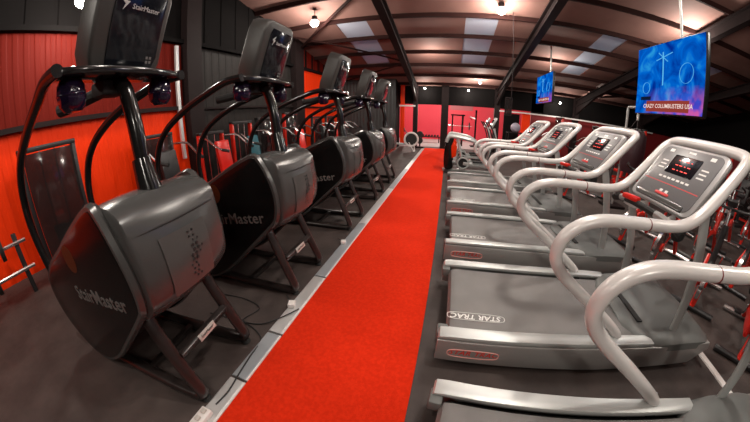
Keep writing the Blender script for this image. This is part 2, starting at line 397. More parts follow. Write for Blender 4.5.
# ------------------------------------------------------------------ stair climber
def stair_climber():
    t = thing('stair_climber', 'x', 'stair climber', (0,0,0), 0, 'stair climbers in a row left of the carpet')
    # side outline (x towards the carpet, z up)
    side = [(-.16,1.225),(-.08,1.20),(.0,1.06),(.04,.91),(.025,.76),(-.05,.67),(-.33,.42),(-.60,.19),(-.84,.06),(-1.04,.06),(-1.24,.20),(-1.34,.40),(-1.30,.62),(-1.06,.80),(-.78,.93),(-.46,1.09)]
    sm = [(p.x, p.z) for p in catmull([(a,0,b) for a,b in side], 3, True)]
    build('housing', G().prism([(a*.97-.02, b*.97+.02) for a,b in sm], -.31, .31), 'rubber', t)
    for s in (-1, 1):
        p = build('side_panel', G().prism(sm, s*.318, s*.352, bev=.014, seg=3), 'panel_gloss', t)
        # light grey edging round the panel
        e = build('edge_moulding', G().tube([(a,s*.325,b) for a,b in sm], .026, 6, closed=True, flat=1.1), 'cover', p)
        e['label'] = 'charcoal moulding round the panel edge'
        R = Vector((1,0,0))*(-s)*-1 if s < 0 else Vector((-1,0,0))
        text('lettering', 'StairMaster', .132, 'letter_grey', p, frame((-.40,s*.3535,.71),(1 if s<0 else -1,0,.12 if s<0 else -.12),(0,0,1)), bold=.0012, spacing=1.04)
        build('round_emblem', G().lathe([(.085,s*.352),(.085,s*.3532)],'y',24,(-.60,0,.92)), 'orange_mark', p)
    # front drum cover, bulging towards the carpet
    def prof(k):  # k: 0 at middle .. 1 at side
        b = .03*(1-k*k)-.02; d = .012*k**4
        return [(-.30,1.14),(-.24,1.205-d),(-.14,1.235-d),(-.02,1.225-d),(.06,1.165-d),(.115+b-d,1.03),(.13+b-d,.90),(.11+b-d,.76),(.03+b-d,.655+d),(-.08,.62+d),(-.2,.64)]
    g = G(); ks = [-1,-.97,-.9,-.7,-.45,-.2,0,.2,.45,.7,.9,.97,1]; rings = []
    for k in ks:
        sc = 1 if abs(k) < .99 else .955
        base = catmull([(a,0,b) for a,b in prof(abs(k))], 4)
        y = k*.308
        rings.append([g.bm.verts.new(((-.1+(p.x+.1)*sc), y, .93+(p.z-.93)*sc)) for p in base])
    for i in range(len(rings)-1):
        m = len(rings[i])
        for j in range(m): g.bm.faces.new((rings[i][j], rings[i][(j+1)%m], rings[i+1][(j+1)%m], rings[i+1][j]))
    g.bm.faces.new(rings[0]); g.bm.faces.new(rings[-1][::-1])
    fc = build('front_cover', g, 'cover', t, 40)
    # seam across the cover and the raised vent plate
    seam = [(.072+.03*(1-(k)**2), k*.302, 1.09) for k in [-.98,-.7,-.4,0,.4,.7,.98]]
    build('seam', G().tube(catmull(seam,3), .006, 6), 'rubber', fc)
    g = G()
    pl = []
    for kz in [0,.25,.5,.75,1]:
        z = 1.045-.31*kz; row = []
        for kk in [-.62,-.4,-.1,.2,.45]:
            # plate follows the cover
            pr_ = catmull([(a,0,b) for a,b in prof(abs(kk))], 8)
            x = max(p.x for p in pr_ if abs(p.z-z) < .03)
            row.append(g.bm.verts.new((x+.006, kk*.285, z)))
        pl.append(row)
    for i in range(4):
        for j in range(4): g.bm.faces.new((pl[i][j],pl[i][j+1],pl[i+1][j+1],pl[i+1][j]))
    vp = build('vent_plate', g, 'cover_plate', fc, 60)
    g = G()
    for r in range(11):
        zz = 1.015-.024*r; off = .018*math.sin(r*.62)
        for c in range(3 if r in (4,5) else 2):
            y = -.01+.030*c+off-.012*(r%2); rad = .0095 if 3 <= r <= 6 and c < 2 else .0055
            kk = y/.285; pr_ = catmull([(a,0,b) for a,b in prof(abs(kk))], 8); x = max(p.x for p in pr_ if abs(p.z-zz) < .03)
            g.lathe([(rad,x),(rad,x+.009)],'x',8,(0,y,zz))
    build('vent_holes', g, 'rubber', fc, 0)
    # frame: floor tubes bent up into front legs
    for s in (-1,1):
        build('leg', G().tube(fillet([(-.24,s*.24,.72),(-.14,s*.25,.62),(.09,s*.27,.045),(-.05,s*.27,.035),(-1.25,s*.25,.035)],.07), .043, 12, flat=.72,up=(0,1,0)), 'leg_paint', t)
        build('foot', G().lathe([(.032,0),(.036,.006),(.026,.028)],'z',14,(.06,s*.265,0)), 'rubber', t)
    cb = build('crossbar', G().box((-.01,0,.33),(.045,.47,.055),rot=Matrix.Rotation(.35,3,'Y'),bev=.008), 'leg_paint', t)
    mt = frame((.020,0,.335),(0,1,0),(-.35,0,1))
    b = G().box((0,0,0),(.16,.046,.005),bev=.002).xf(mt); pb = build('name_plate', b, 'badge', cb)
    text('plate_lettering','StairMaster',.026,'badge_ink',cb,frame((.0245,0,.336),(0,1,0),(-.35,0,1)),ext=.0005)
    build('floor_crossbar', G().cyl((-1.2,-.25,.03),(-1.2,.25,.03),.028), 'leg_paint', t)
    build('floor_crossbar', G().box((-.45,0,.035),(.05,.5,.04),bev=.006), 'leg_paint', t)
    # rear link and pivot
    build('rear_pivot', G().lathe([(.02,-.30),(.06,-.298),(.06,.298),(.02,.30)],'y',18,(-1.12,0,.24)), 'silver', t)
    for s in (-1,1):
        p = build('pedal', G().box((-1.45,s*.14,.30+.06*s),(.34,.15,.045),bev=.012), 'rubber', t)
        build('pedal_arm', G().cyl((-1.12,s*.14,.30),(-1.5,s*.14,.29+.06*s),.02,8), 'black_gloss', p)
    # mast with collar
    col = build('mast_collar', G().tube([(-.08,0,1.13),(-.095,0,1.24),(-.12,0,1.38)],.078,16,r2=.050), 'black_gloss', t)
    build('collar_boss', G().ball((-.14,0,1.17),.12,(1.2,1.3,.45),18), 'badge', t)
    build('mast', G().tube(catmull([(-.11,0,1.36),(-.13,0,1.54),(-.16,0,1.66),(-.20,0,1.75),(-.28,0,1.80)],5),.041,14), 'black_gloss', t)
    # tray under the console
    def oval(rx, ry, n=28): return [(CX+rx*math.cos(a)*abs(math.cos(a))**-.25, ry*math.sin(a)) for a in [2*PI*k/n+.01 for k in range(n)]]
    CX = -.22
    build('console_tray', G().prism(oval(.13,.39),1.798,1.832,'z',bev=.008), 'black_gloss', t)
    # console: tall box, tilted away from the user
    tilt = Matrix.Rotation(.34,4,'Y'); cm = Matrix.Translation((CX-.045,0,1.832)) @ tilt
    pf = [(-.19,0),(.19,0),(.215,.08),(.215,.40),(.19,.475),(.14,.50),(-.14,.50),(-.19,.475),(-.215,.40),(-.215,.08)]
    g = G(); g.prism(pf,-.085,.085,'x',bev=.020,seg=3).xf(cm)
    cs = build('console', g, 'console_shell', t, 50)
    g = G(); g.prism([(-.13,.05),(.155,.05),(.175,.10),(.175,.40),(.155,.44),(-.115,.44),(-.13,.40)],.080,.091,'x',bev=.003).xf(cm)
    build('back_window', g, 'screen_black', cs)
    text('console_lettering','StairMaster',.036,'letter_bright',cs,cm@frame((.0922,.05,.335),(0,1,0),(0,0,1)),ext=.0005)
    g = G()
    g.prism([(-.095,.355),(-.055,.385),(-.07,.355),(-.05,.355),(-.085,.31),(-.075,.34)],.0910,.0925,'x').xf(cm)
    build('emblem', g, 'letter_bright', cs, 0)
    g = G()
    for i in range(2):
        for j in range(2): g.box((.0915,.115+.022*i,.075+.022*j),(.002,.014,.014))
    g.xf(cm); build('socket_mark', g, 'letter_grey', cs, 0)
    g = G(); g.prism([(-.16,.08),(.16,.08),(.16,.42),(-.16,.42)],-.095,-.082,'x',bev=.003).xf(cm)
    build('display', g, 'screen_black', cs)
    # handrails and dark rounded knobs under the tray
    for s_ in (-1,1):
        h = [(-.15,s_*.37,1.817),(-.32,s_*.365,1.805),(-.56,s_*.335,1.745),(-.88,s_*.31,1.645),(-1.20,s_*.30,1.49),(-1.38,s_*.295,1.30),(-1.46,s_*.29,1.02),(-1.38,s_*.28,.62),(-1.25,s_*.26,.30),(-1.20,s_*.25,.04)]
        hr = build('handrail', G().tube(catmull(h,4),.030,12), 'black_gloss', t)
        cu = build('tray_knob', G().lathe([(.0,1.650),(.04,1.652),(.062,1.675),(.07,1.72),(.066,1.77),(.05,1.798),(.0,1.800)],'z',10,(-.24,s_*.27,0)), 'purple', t)
        build('knob_band', G().lathe([(.0705,1.720),(.0725,1.725),(.0705,1.730)],'z',10,(-.24,s_*.27,0)), 'purple', cu)
    build('mast_bracket', G().box((-.31,-.02,1.76),(.14,.16,.08),bev=.02), 'rubber', t)
    build('grip', G().tube(catmull([(-.36,-.05,1.75),(-.48,-.14,1.715),(-.58,-.20,1.70)],3),.034,10), 'rubber', t)
    return t
sc = stair_climber()
spots = [(-1.28,.77,6.5,'nearest black stair climber, its big grey drum cover filling the lower left'),
         (-1.26,1.97,2,'second black stair climber from the camera, standing behind the nearest one'),
         (-1.26,3.45,0,'third black stair climber in the row, bright side lettering half hidden'),
         (-1.26,4.85,0,'fourth black stair climber, second from the far end of the row'),
         (-1.28,6.15,0,'farthest black stair climber at the end of the row')]
for i, (x, y, a, lab) in enumerate(spots):
    if i == 0:
        sc.location = (x,y,0); sc.rotation_euler = (0,0,math.radians(a)); sc['label'] = lab
    else: dup(sc, (x,y,0), math.radians(a), lab)
# power leads on the floor
def cable(pts, lab, r=.005):
    tag(build('power_lead', G().tube(catmull(pts,6), r, 6), 'rubber'), lab, 'cable', 'loose power leads by the stair climbers')
cable([(-1.09,.50,.022),(-1.08,.62,.022),(-1.10,.76,.022),(-1.12,.92,.022),(-1.14,1.06,.007),(-1.20,1.14,.007),(-1.40,1.20,.007),(-1.75,1.17,.007)], 'black power lead snaking from the socket block round the feet of the nearest stair climber')
cable([(-1.04,1.50,.022),(-1.12,1.36,.024),(-1.25,1.24,.007),(-1.42,1.22,.007),(-1.38,1.40,.007),(-1.6,1.46,.007),(-1.9,1.42,.007)], 'black power lead crossing the silver strip near the second stair climber')
for (y, lab) in ((1.52,'white plug with cable resting on the strip by the second stair climber'),(2.75,'white plug resting on the strip between second and third stair climbers')):
    p = thing('plug_adaptor', lab, 'plug', (-1.12,y,.0145), .3)
    build('plug_body', G().box((0,0,.02),(.06,.07,.04),bev=.008), 'white_rail', p); build('plug_lead', G().tube([(0,.03,.02),(-.05,.08,.015),(-.08,.14,.006)],.005,6), 'rubber', p)

# ------------------------------------------------------------------ treadmill
def treadmill():
    t = thing('treadmill', 'x', 'treadmill', (0,0,0), 0, 'treadmills in a row right of the carpet')
    W = .49; D = -.045
    build('deck_frame', G().box((1.12,D,.13),(2.0,.84,.12),bev=.02), 'rubber', t)
    build('running_belt', G().prism([(.10,.19),(.12,.225),(.16,.236),(1.52,.236),(1.56,.225),(1.56,.19)],-.37+D,.37+D), 'tm_belt', t)
    bl = text('belt_lettering','STAR TRAC',.068,'white_print',t,frame((.30,-.295,.2372),(-1,0,0),(0,-1,0)),ext=.0006,bold=.001,shear=.2)
    g = G(); g.tube(catmull([(.13,-.265,.238),(.10,-.295,.238),(.13,-.328,.238),(.30,-.332,.238),(.47,-.328,.238),(.50,-.295,.238),(.47,-.265,.238),(.30,-.258,.238)],4,True),.003,4,closed=True)
    build('belt_logo_ring', g, 'white_print', t)
    for s in (-1,1):
        # pale top rail, slightly cambered
        pr_ = [(.05,.236),(.06,.254),(.12,.262),(.7,.268),(1.4,.268),(1.6,.262),(1.6,.236)]
        build('side_rail', G().prism([(a,b) for a,b in pr_], s*.395+D, s*W+D, bev=.006), 'tm_rail', t)
        pp = [(.05,.05),(.05,.228),(.7,.230),(1.5,.230),(2.24,.230),(2.26,.17),(2.1,.045),(1.2,.03)]
        sp = build('side_panel', G().prism(pp, s*.44+D, s*(W+.008)+D, bev=.008), 'tm_panel', t)
        y = s*(W+.0085)+D; R = (1 if s < 0 else -1,0,0)
        text('badge_lettering','STAR TRAC',.056,'badge_red',sp,frame((.29,y,.135),R,(0,0,1)),ext=.0008,bold=.0012,shear=.25,spacing=1.1)
        ring = catmull([(.15,y,.158),(.29,y,.164),(.43,y,.158),(.455,y,.13),(.43,y,.102),(.29,y,.096),(.15,y,.102),(.125,y,.13)],4,True)
        build('badge_ring', G().tube(ring,
            .0042,5,closed=True), 'badge_pink', sp)
        build('end_cap', G().box((.075,s*.395+D,.20),(.07,.10,.075),bev=.012), 'tm_hood', t)
        build('foot', G().box((.30,s*.38+D,.035),(.12,.07,.07),bev=.01), 'rubber', t)
        build('foot', G().box((1.9,s*.38+D,.035),(.16,.07,.07),bev=.01), 'rubber', t)
        # upright
        build('upright', G().tube(catmull([(1.86,s*.42,.24),(1.83,s*.42,.50),(1.76,s*.43,.80),(1.66,s*.43,1.14)],4),.042,12,flat=.5,up=(1,0,0)), 'tm_rail', t)
    # motor hood
    g = G(); xs_ = [1.44,1.52,1.62,1.78,1.95,2.08,2.18,2.24,2.28]
    hz = [.250,.272,.285,.295,.300,.297,.285,.262,.215]; hw = [.31,.42,.485,.50,.50,.50,.49,.47,.43]
    rings = []
    for x, z, w in zip(xs_, hz, hw):
        row = [(x,-w,.19),(x,-w,z-.045),(x,-w+.05,z-.012),(x,-w*.5,z),(x,0,z+.006),(x,w*.5,z),(x,w-.05,z-.012),(x,w,z-.045),(x,w,.19)]
        rings.append([g.bm.verts.new((v[0],v[1]+D,v[2])) for v in row])
    for i in range(len(rings)-1):
        for j in range(9): g.bm.faces.new((rings[i][j],rings[i][(j+1)%9],rings[i+1][(j+1)%9],rings[i+1][j]))
    g.bm.faces.new(rings[0]); g.bm.faces.new(rings[-1])
    hd = build('motor_hood', g, 'tm_hood', t, 50)
    build('hood_grille', G().box((1.58,D,.284),(.05,.55,.012),bev=.004), 'rubber', hd)
    # continuous white handrail that also loops round the console
    half = [(1.33,.18),(1.315,.25),(1.25,.315),(1.02,.49),(.80,.65),(.685,.755),(.645,.86),(.70,.98),(.86,1.052),(1.19,1.06),(1.36,1.06),(1.50,1.08),(1.62,1.15),(1.79,1.33),(1.92,1.475)]
    near = [(a,-.43,b) for a,b in half]; far = [(a,.43,b) for a,b in half][::-1]
    path = near[:-1]+[(1.92,-.428,1.475),(1.985,-.40,1.535),(2.0,-.30,1.56),(2.0,0,1.565),(2.0,.30,1.56),(1.985,.40,1.535),(1.92,.428,1.475)]+far[1:]
    hr = build('handrail', G().tube(catmull(path,6),.044,14,flat=.82,up=(0,-1,0)), 'tm_tube', t, 60)
    for s in (-1,1):
        d = Vector((1,0,-.03)).normalized(); c = Vector((1.19,s*.43,1.058))
        build('red_band', G().tube([c-d*.004,c+d*.004],.0455,14,flat=.84,up=(0,-1,0)), 'band_red', hr)
        build('rail_socket', G().tube([(1.335,s*.43,.17),(1.318,s*.43,.235)],.052,12), 'rubber', t)
    # console in the loop
    a = Vector((1.57,0,1.075)); b = Vector((1.91,0,1.545)); u = (b-a).normalized()
    cm = frame((a+b)/2,(0,-1,0),u)   # local x -> -y (user's right), y up the face, z towards the user
    nz = Vector((0,-1,0)).cross(u)
    if nz.x > 0: cm = frame((a+b)/2,(0,1,0),u)
    def rr(w, h, r, n=4):
        o = []
        for cx_, cy_, a0 in ((w-r,h-r,0),(-w+r,h-r,PI/2),(-w+r,-h+r,PI),(w-r,-h+r,1.5*PI)):
            for k in range(n+1): o.append((cx_+r*math.cos(a0+k*PI/2/n), cy_+r*math.sin(a0+k*PI/2/n)))
        return o
    fz = 1 if (cm.to_3x3() @ Vector((0,0,1))).x < 0 else -1
    def slab(name, w, h, r, z0, z1, mat, par, ox=0, oy=0, bev=.004):
        gg = G().prism([(p+ox,q+oy) for p,q in rr(w,h,r)], z0*fz, z1*fz, 'z', bev=bev).xf(cm); return build(name, gg, mat, par)
    cs = slab('console', .355,.275,.07,-.055,.0,'tm_console_rim',t,bev=.02)
    slab('console_face', .315,.245,.055,-.005,.006,'tm_console',cs)
    slab('display', .150,.088,.012,.004,.010,'screen_black',cs,oy=.085)
    g = G()
    for k in range(3):
        for j in range(4): g.box((-.066+.044*j,.125-.045*k,.0105*fz),(.030 if (j+k)%3 else .014,.007,.0015))
    build('led_readout', g.xf(cm), 'led_red', cs, 0)
    g = G()
    for sx in (-1,1):
        for k in range(3): g.box((sx*.215,.10-.035*k,.0065*fz),(.07,.012,.0015))
        g.box((sx*.22,.205,.0065*fz),(.05,.03,.0015))
    for k in range(7): g.box((-.15+.05*k,-.045,.0065*fz),(.034,.016,.0015))
    g.box((0,.215,.0065*fz),(.075,.018,.0015)); g.box((-.03,-.16,.0065*fz),(.03,.022,.0015)); g.box((.03,-.16,.0065*fz),(.03,.022,.0015))
    build('key_print', g.xf(cm), 'white_print', cs, 0)
    build('red_line', G().box((0,-.095,.0065*fz),(.60,.006,.0015)).xf(cm), 'red_print', cs, 0)
    slab('key_bar', .075,.012,.008,.005,.012,'red_print',cs,oy=-.185)
    slab('tray_lip', .27,.022,.015,-.02,.018,'cover_plate',cs,oy=-.232,bev=.006)
    # grip bar with heart rate pads and the red stop clip
    gb = build('grip_bar', G().tube(catmull([(1.50,-.43,1.0),(1.50,-.30,1.03),(1.46,-.12,1.055),(1.45,.12,1.055),(1.50,.30,1.03),(1.50,.43,1.0)],4),.026,10), 'rubber', t)
    for s in (-1,1):
        build('pulse_pad', G().tube(catmull([(1.50,s*.32,1.03),(1.48,s*.24,1.045),(1.465,s*.17,1.05)],3),.0285,10), 'silver', gb)
        build('console_arm', G().tube(catmull([(1.50,s*.26,1.03),(1.56,s*.20,1.01),(1.66,s*.16,1.03)],3),.034,10,flat=.6), 'tm_tube', t)
    build('stop_clip', G().box((1.43,.10,1.085),(.06,.15,.04),rot=Matrix.Rotation(.3,3,'Z'),bev=.014), 'red_plastic', t)
    build('cup_holder', G().lathe([(.03,.93),(.048,.95),(.052,1.04),(.046,1.045)],'z',14,(1.60,-.30,0)), 'rubber', t)
    return t
tm = treadmill()
tms = [(-.01,.50,-5.5,'nearest treadmill at the bottom right, only its deck edge and one handrail in view'),
       (.02,1.79,0,'silver treadmill with its large grey console and red readout facing the camera'),
       (.02,3.14,0,'third treadmill from the camera, console just right of centre between the tvs'),
       (.02,4.56,0,'second farthest treadmill, pale console left of the dark hanging bag'),
       (.02,5.95,0,'farthest treadmill with a small upright console')]
for i, (x, y, a, lab) in enumerate(tms):
    if i == 0:
        tm.location = (x,y,0); tm.rotation_euler = (0,0,math.radians(a)); tm['label'] = lab
    else: dup(tm, (x,y,0), math.radians(a), lab)
fs = thing('floor_strip', 'white metal strip on the floor in front of the treadmills', 'floor strip', (2.42,3.2,0))
build('strip_plate', G().prism([(-.035,0),(-.03,.012),(.03,.012),(.035,0)],-3.6,3.6,'y'), 'white_rail', fs)

# ------------------------------------------------------------------ hanging televisions
def tv(y, z0, z1, x, w, lab, pole_y, zt):
    t = thing('television', lab, 'television', (x,y,(z0+z1)/2), 0, 'televisions hanging on poles')
    h = z1-z0
    build('body', G().box((.035,0,0),(.07,w,h),bev=.01), 'screen_dark_tv', t)
    s = build('screen', G().box((-.003,0,0),(.006,w-.03,h-.03)), 'tv', t)
    k = w/1.44; 
    b = build('banner', G().box((-.0075,-.02*k,-.385*h),(.002,.90*k,.15*h)), 'tv_red', s)
    text('banner_text','CRAZY COLUMBUSTERS USA',.080*k,'tv_white',s,frame((-.0095,-.02*k,-.385*h),(0,-1,0),(0,0,1)),ext=.0004,bold=.001)
    build('banner_tab', G().box((-.0075,.46*k,-.27*h),(.002,.24*k,.05*h)), 'tv_black', s)
    g = G()
    for cy_, cz_, r in ((-.38,.03,.13),(.46,-.12,.085)):
        g.tube([(-.0075,(cy_+r*math.cos(a))*k,(cz_)*h+r*k*math.sin(a)) for a in [2*PI*i/20 for i in range(20)]],.007*k,4,closed=True,flat=.3)
    g.tube([(-.0075,.10*k,.36*h),(-.0075,.09*k,-.1*h)],.012*k,4)
    g.tube([(-.0075,.25*k,.26*h),(-.0075,-.10*k,.33*h)],.006*k,4)
    g.tube([(-.0075,.20*k,.36*h),(-.0075,0,.22*h)],.006*k,4)
    build('picture_shapes', g, 'tv_cyan', s, 0)
    build('mount', G().box((.10,pole_y-y,0),(.08,.3,.3),bev=.01), 'steel', t)
    build('pole', G().cyl((.12,pole_y-y,-.05),(.12,pole_y-y,zt-(z0+z1)/2),.022*(1 if w<1.45 else 1.2),10), 'silver', t)
    return t
tv(3.50,1.90,2.90,3.0,1.42,'large television hanging at the right with a red caption banner on blue',3.36,roof_z(3.36)-.01)
tv(8.95,2.20,3.10,3.0,1.5,'smaller looking far television with a blue picture above the treadmills',8.75,roof_z(8.75)-.01)

# ------------------------------------------------------------------ lamps and added fill lights
def lamp(loc, lab, power, r=.09, col=(1,.93,.84)):
    x, y, z = loc
    t = thing('pendant_lamp', lab, 'lamp', (x,y,z), 0, 'bright lamps under the roof')
    k = r/.09
    build('lamp_holder', G().lathe([(.03*k,.14*k),(.05*k,.13*k),(.05*k,.06*k),(.03*k,.05*k)],'z',16), 'steel', t)
    build('bulb', G().ball((0,0,0),r*.8,(1,1,.9),12), 'lamp', t)
    build('suspension_rod', G().cyl((0,0,.13*k),(0,0,roof_z(y)-z),.008,6), 'steel', t)
    light((x,y,z-.14), power, r)
    return t
def light(loc, power, r=.12, col=(1,.92,.82)):
    d = bpy.data.lights.new('lamp_or_fill_light','POINT'); d.energy = power; d.color = col; d.shadow_soft_size = r
    o = bpy.data.objects.new('lamp_or_fill_light', d); C.objects.link(o); o.location = loc; return o
lamp((-4.15,1.48,3.36),'big glaring lamp high at the left edge above the nearest stair climber',75,r=.13)
lamp((-3.35,6.6,3.98),'glaring lamp above the stair climber consoles',170,r=.13)
lamp((1.2,6.7,4.12),'glaring lamp at the top centre beside the rafter',200,r=.13)
lamp((1.32,12.2,3.06),'small bright lamp under the roof edge, centre of the far end',90,r=.055)
lamp((.90,13.2,2.80),'small dim lamp just below and left of another at the far end',25,r=.045)
lamp((-1.10,13.1,2.82),'small lamp on the far side above the rowing machine',40,r=.05)
lamp((5.2,13.0,2.62),'small lamp below and right of the far television',40,r=.055)
lamp((6.6,12.4,3.02),'small lamp right of the thick post at the far side',40,r=.06)
for p, e in (((-1.0,-.6,4.2),150),((1.1,1.9,4.6),260),((1.5,4.4,4.3),170),((-.6,9.6,3.3),60),((3.6,9.6,3.3),70),((5.2,1.2,4.4),170),((-3.0,-2.0,3.4),120),((1.6,-2.2,2.9),120),((6.0,6.0,4.0),150)): light(p, e, .12)  # unseen lights without fixtures, several added as fill to brighten walls and treadmills
light((.2,16.3,2.4), 260, .1); light((-2.4,16.3,2.4), 160, .1); light((3.4,16.0,2.4), 120, .1)

# ------------------------------------------------------------------ exercise bikes beyond the treadmills
def exercise_bike():
    t = thing('exercise_bike', 'x', 'exercise bike', (0,0,0), 0, 'exercise bikes beyond the treadmills')
    build('front_foot', G().tube([(-.48,-.26,.035),(-.48,.26,.035)],.033,10), 'pad_black', t)
    build('rear_foot', G().tube([(.48,-.26,.035),(.48,.26,.035)],.033,10), 'chrome', t)
    build('frame', G().tube(fillet([(-.48,0,.05),(-.42,0,.30),(-.05,0,.42),(.20,0,.40),(.48,0,.06)],.1),.040,10,flat=.8), 'red_paint', t)
    build('head_tube', G().tube([(-.36,0,.30),(-.28,0,.90)],.036,10), 'pad_black', t)
    build('seat_tube', G().tube([(.10,0,.40),(.22,0,.72)],.034,10), 'red_paint', t)
    build('seat_post', G().cyl((.20,0,.66),(.27,0,.90),.019,10), 'chrome', t)
    sd = build('saddle', G().prism([(.10,.93),(.24,.90),(.40,.92),(.42,.955),(.38,.98),(.24,.955),(.08,.965)],-.06,.06,bev=.02), 'pad_black', t)
    build('handlebar_post', G().cyl((-.29,0,.84),(-.25,0,1.06),.019,10), 'chrome', t)
    for s in (-1,1):
        build('handlebar', G().tube(catmull([(-.25,0,1.06),(-.27,s*.10,1.07),(-.30,s*.20,1.08),(-.42,s*.21,1.12),(-.50,s*.16,1.16)],4),.016,8), 'pad_black', t)
        cr = build('crank', G().tube([(.0,s*.09,.38),(.06*s,s*.10,.38-.16*s)],.012,6), 'chrome', t)
        build('pedal', G().box((.06*s,s*.155,.38-.16*s),(.10,.08,.025),bev=.005), 'pad_black', cr)
    fw = build('flywheel', G().lathe([(.03,-.035),(.19,-.022),(.225,-.022),(.225,.022),(.19,.022),(.03,.035)],'y',28,(-.36,0,.30)), 'chrome', t)
    build('flywheel_hub', G().lathe([(.05,-.05),(.06,-.04),(.06,.04),(.05,.05)],'y',14,(-.36,0,.30)), 'red_paint', fw)
    build('chain_guard', G().prism([(-.42,.22),(-.20,.22),(.08,.28),(.12,.40),(.0,.50),(-.22,.44),(-.44,.38)],.045,.085,bev=.012), 'red_plastic', t)
    build('console_pod', G().box((-.30,0,1.13),(.05,.11,.07),rot=Matrix.Rotation(-.5,3,'Y'),bev=.01), 'pad_black', t)
    return t
bk = exercise_bike(); first = True
rowsx = [(3.2,'row right behind the treadmills'),(4.35,'second row from the treadmills'),(5.5,'third row from the treadmills'),(6.65,'row farthest from the treadmills')]
ordn = ['nearest the camera','second from the camera','third from the camera','fourth from the camera','fifth from the camera','sixth from the camera','seventh from the camera','eighth from the camera']
for ri, (x, rl) in enumerate(rowsx):
    n_ = 0
    for k in range(8):
        y = .70+.78*k+.25*(ri % 2)
        if (ri, k) in ((0,5),(0,6),(1,5),(1,6)): continue
        lab = 'red and black exercise bike in the %s, %s' % (rl, ordn[n_]); n_ += 1
        a = math.radians(random.uniform(-8,8)+(35 if ri == 0 else 20))
        loc = (x+random.uniform(-.03,.03), y, 0)
        if first: bk.location = loc; bk.rotation_euler = (0,0,a); bk['label'] = lab; first = False
        else: dup(bk, loc, a, lab)

# ------------------------------------------------------------------ strength machines
def strength_machine(label, frame_mat, pad_mat, loc, rz=0, h=1.55, stack=True, w=.62, seat=True):
    t = thing('strength_machine', label, 'weight machine', loc, rz, 'weight machines along the walls')
    for s in (-1,1):
        build('upright', G().box((0,s*w/2,h/2),(.09,.06,h),bev=.01), frame_mat, t)
        build('floor_rail', G().box((.35,s*w/2,.035),(.9,.06,.07),bev=.01), frame_mat, t)
        build('guide_rod', G().cyl((.0,s*.10,.08),(0,s*.10,h-.05),.011,8), 'chrome', t)
    build('top_beam', G().box((0,0,h-.02),(.12,w+.06,.06),bev=.012), 'pad_black', t)
    build('cross_rail', G().box((.78,0,.035),(.06,w,.06),bev=.01), frame_mat, t)
    if stack:
        g = G()
        for k in range(12): g.box((0,0,.12+.045*k),(.10,.30,.040),bev=.003)
        build('weight_stack', g, 'red_paint' if frame_mat != 'red_paint' else 'pad_black', t)
        sh = build('shroud', G().box((.075,0,h*.53),(.012,w*.92,h*.86),bev=.004), 'tint', t)
    if not seat: return t
    st = build('seat_post', G().box((.55,0,.24),(.07,.07,.44),bev=.008), frame_mat, t)
    build('seat_pad', G().box((.56,0,.49),(.36,.34,.08),bev=.03), pad_mat, t)
    build('back_pad', G().box((.34,0,.86),(.09,.34,.62),rot=Matrix.Rotation(-.15,3,'Y'),bev=.03), pad_mat, t)
    build('back_post', G().box((.24,0,.60),(.06,.06,1.1),rot=Matrix.Rotation(-.12,3,'Y'),bev=.008), frame_mat, t)
    for s in (-1,1):
        a = build('arm', G().tube(fillet([(.05,s*.34,1.25),(.35,s*.42,1.25),(.62,s*.40,1.05),(.80,s*.34,1.00)],.1),.020,8), 'chrome', t)
        build('grip', G().tube([(.68,s*.38,1.035),(.82,s*.335,1.0)],.028,8), 'rubber', a)
    build('roller_pad', G().tube([(.86,-.22,.32),(.86,.22,.32)],.055,12), 'red_plastic', t)
    build('roller_arm', G().tube([(.60,0,.42),(.86,0,.32)],.022,8), frame_mat, t)
    return t
strength_machine('black weight machine with a smoked cover against the orange wall at the left edge','pad_black','pad_black',(-4.25,.93,0),0,1.60,True,.70,False)
strength_machine('black weight machine with red roller beside the wall post, behind the first two stair climbers','pad_black','pad_black',(-4.5,2.75,0),0,1.45)
strength_machine('red framed weight machine in front of the black cladding, left of the teal pads','red_paint','red_plastic',(-4.45,4.0,0),0,1.35,False)
strength_machine('red weight machine with teal pads in front of the black cladding','red_paint','teal',(-4.45,4.95,0),0,1.50,False)
strength_machine('dark weight machine with red roller just before the second wall post','pad_black','pad_black',(-4.45,5.85,0),0,1.55)
strength_machine('tall red weight machine right beside the second wall post','red_paint','red_plastic',(-4.3,6.85,0),0,1.65)
strength_machine('black weight machine before the far orange wall panel, nearest of three','pad_black','pad_black',(-4.4,8.7,0),0,1.5)
strength_machine('black weight machine in the middle of the far orange wall panel','pad_black','red_plastic',(-4.4,9.8,0),0,1.5)
strength_machine('black weight machine at the far end of the orange wall panel','pad_black','pad_black',(-4.4,11.0,0),0,1.5)
for k, (x, y) in enumerate(((8.4,1.6),(8.4,2.9),(8.5,4.2),(8.5,5.5),(8.6,6.8),(8.4,8.2),(7.2,9.6),(5.9,10.6),(4.6,11.4))):
    fm = 'red_paint' if k % 2 == 0 else 'pad_black'
    where = ['nearest the camera','second from the camera','third from the camera','fourth from the camera','fifth from the camera','sixth from the camera','seventh from the camera','eighth from the camera','farthest, near the white ball'][k]
    strength_machine('%s weight machine behind the exercise bikes, %s' % ('red' if k%2==0 else 'black', where), fm, 'pad_black', (x,y,0), PI, 1.9 if k%2==0 else 1.75)

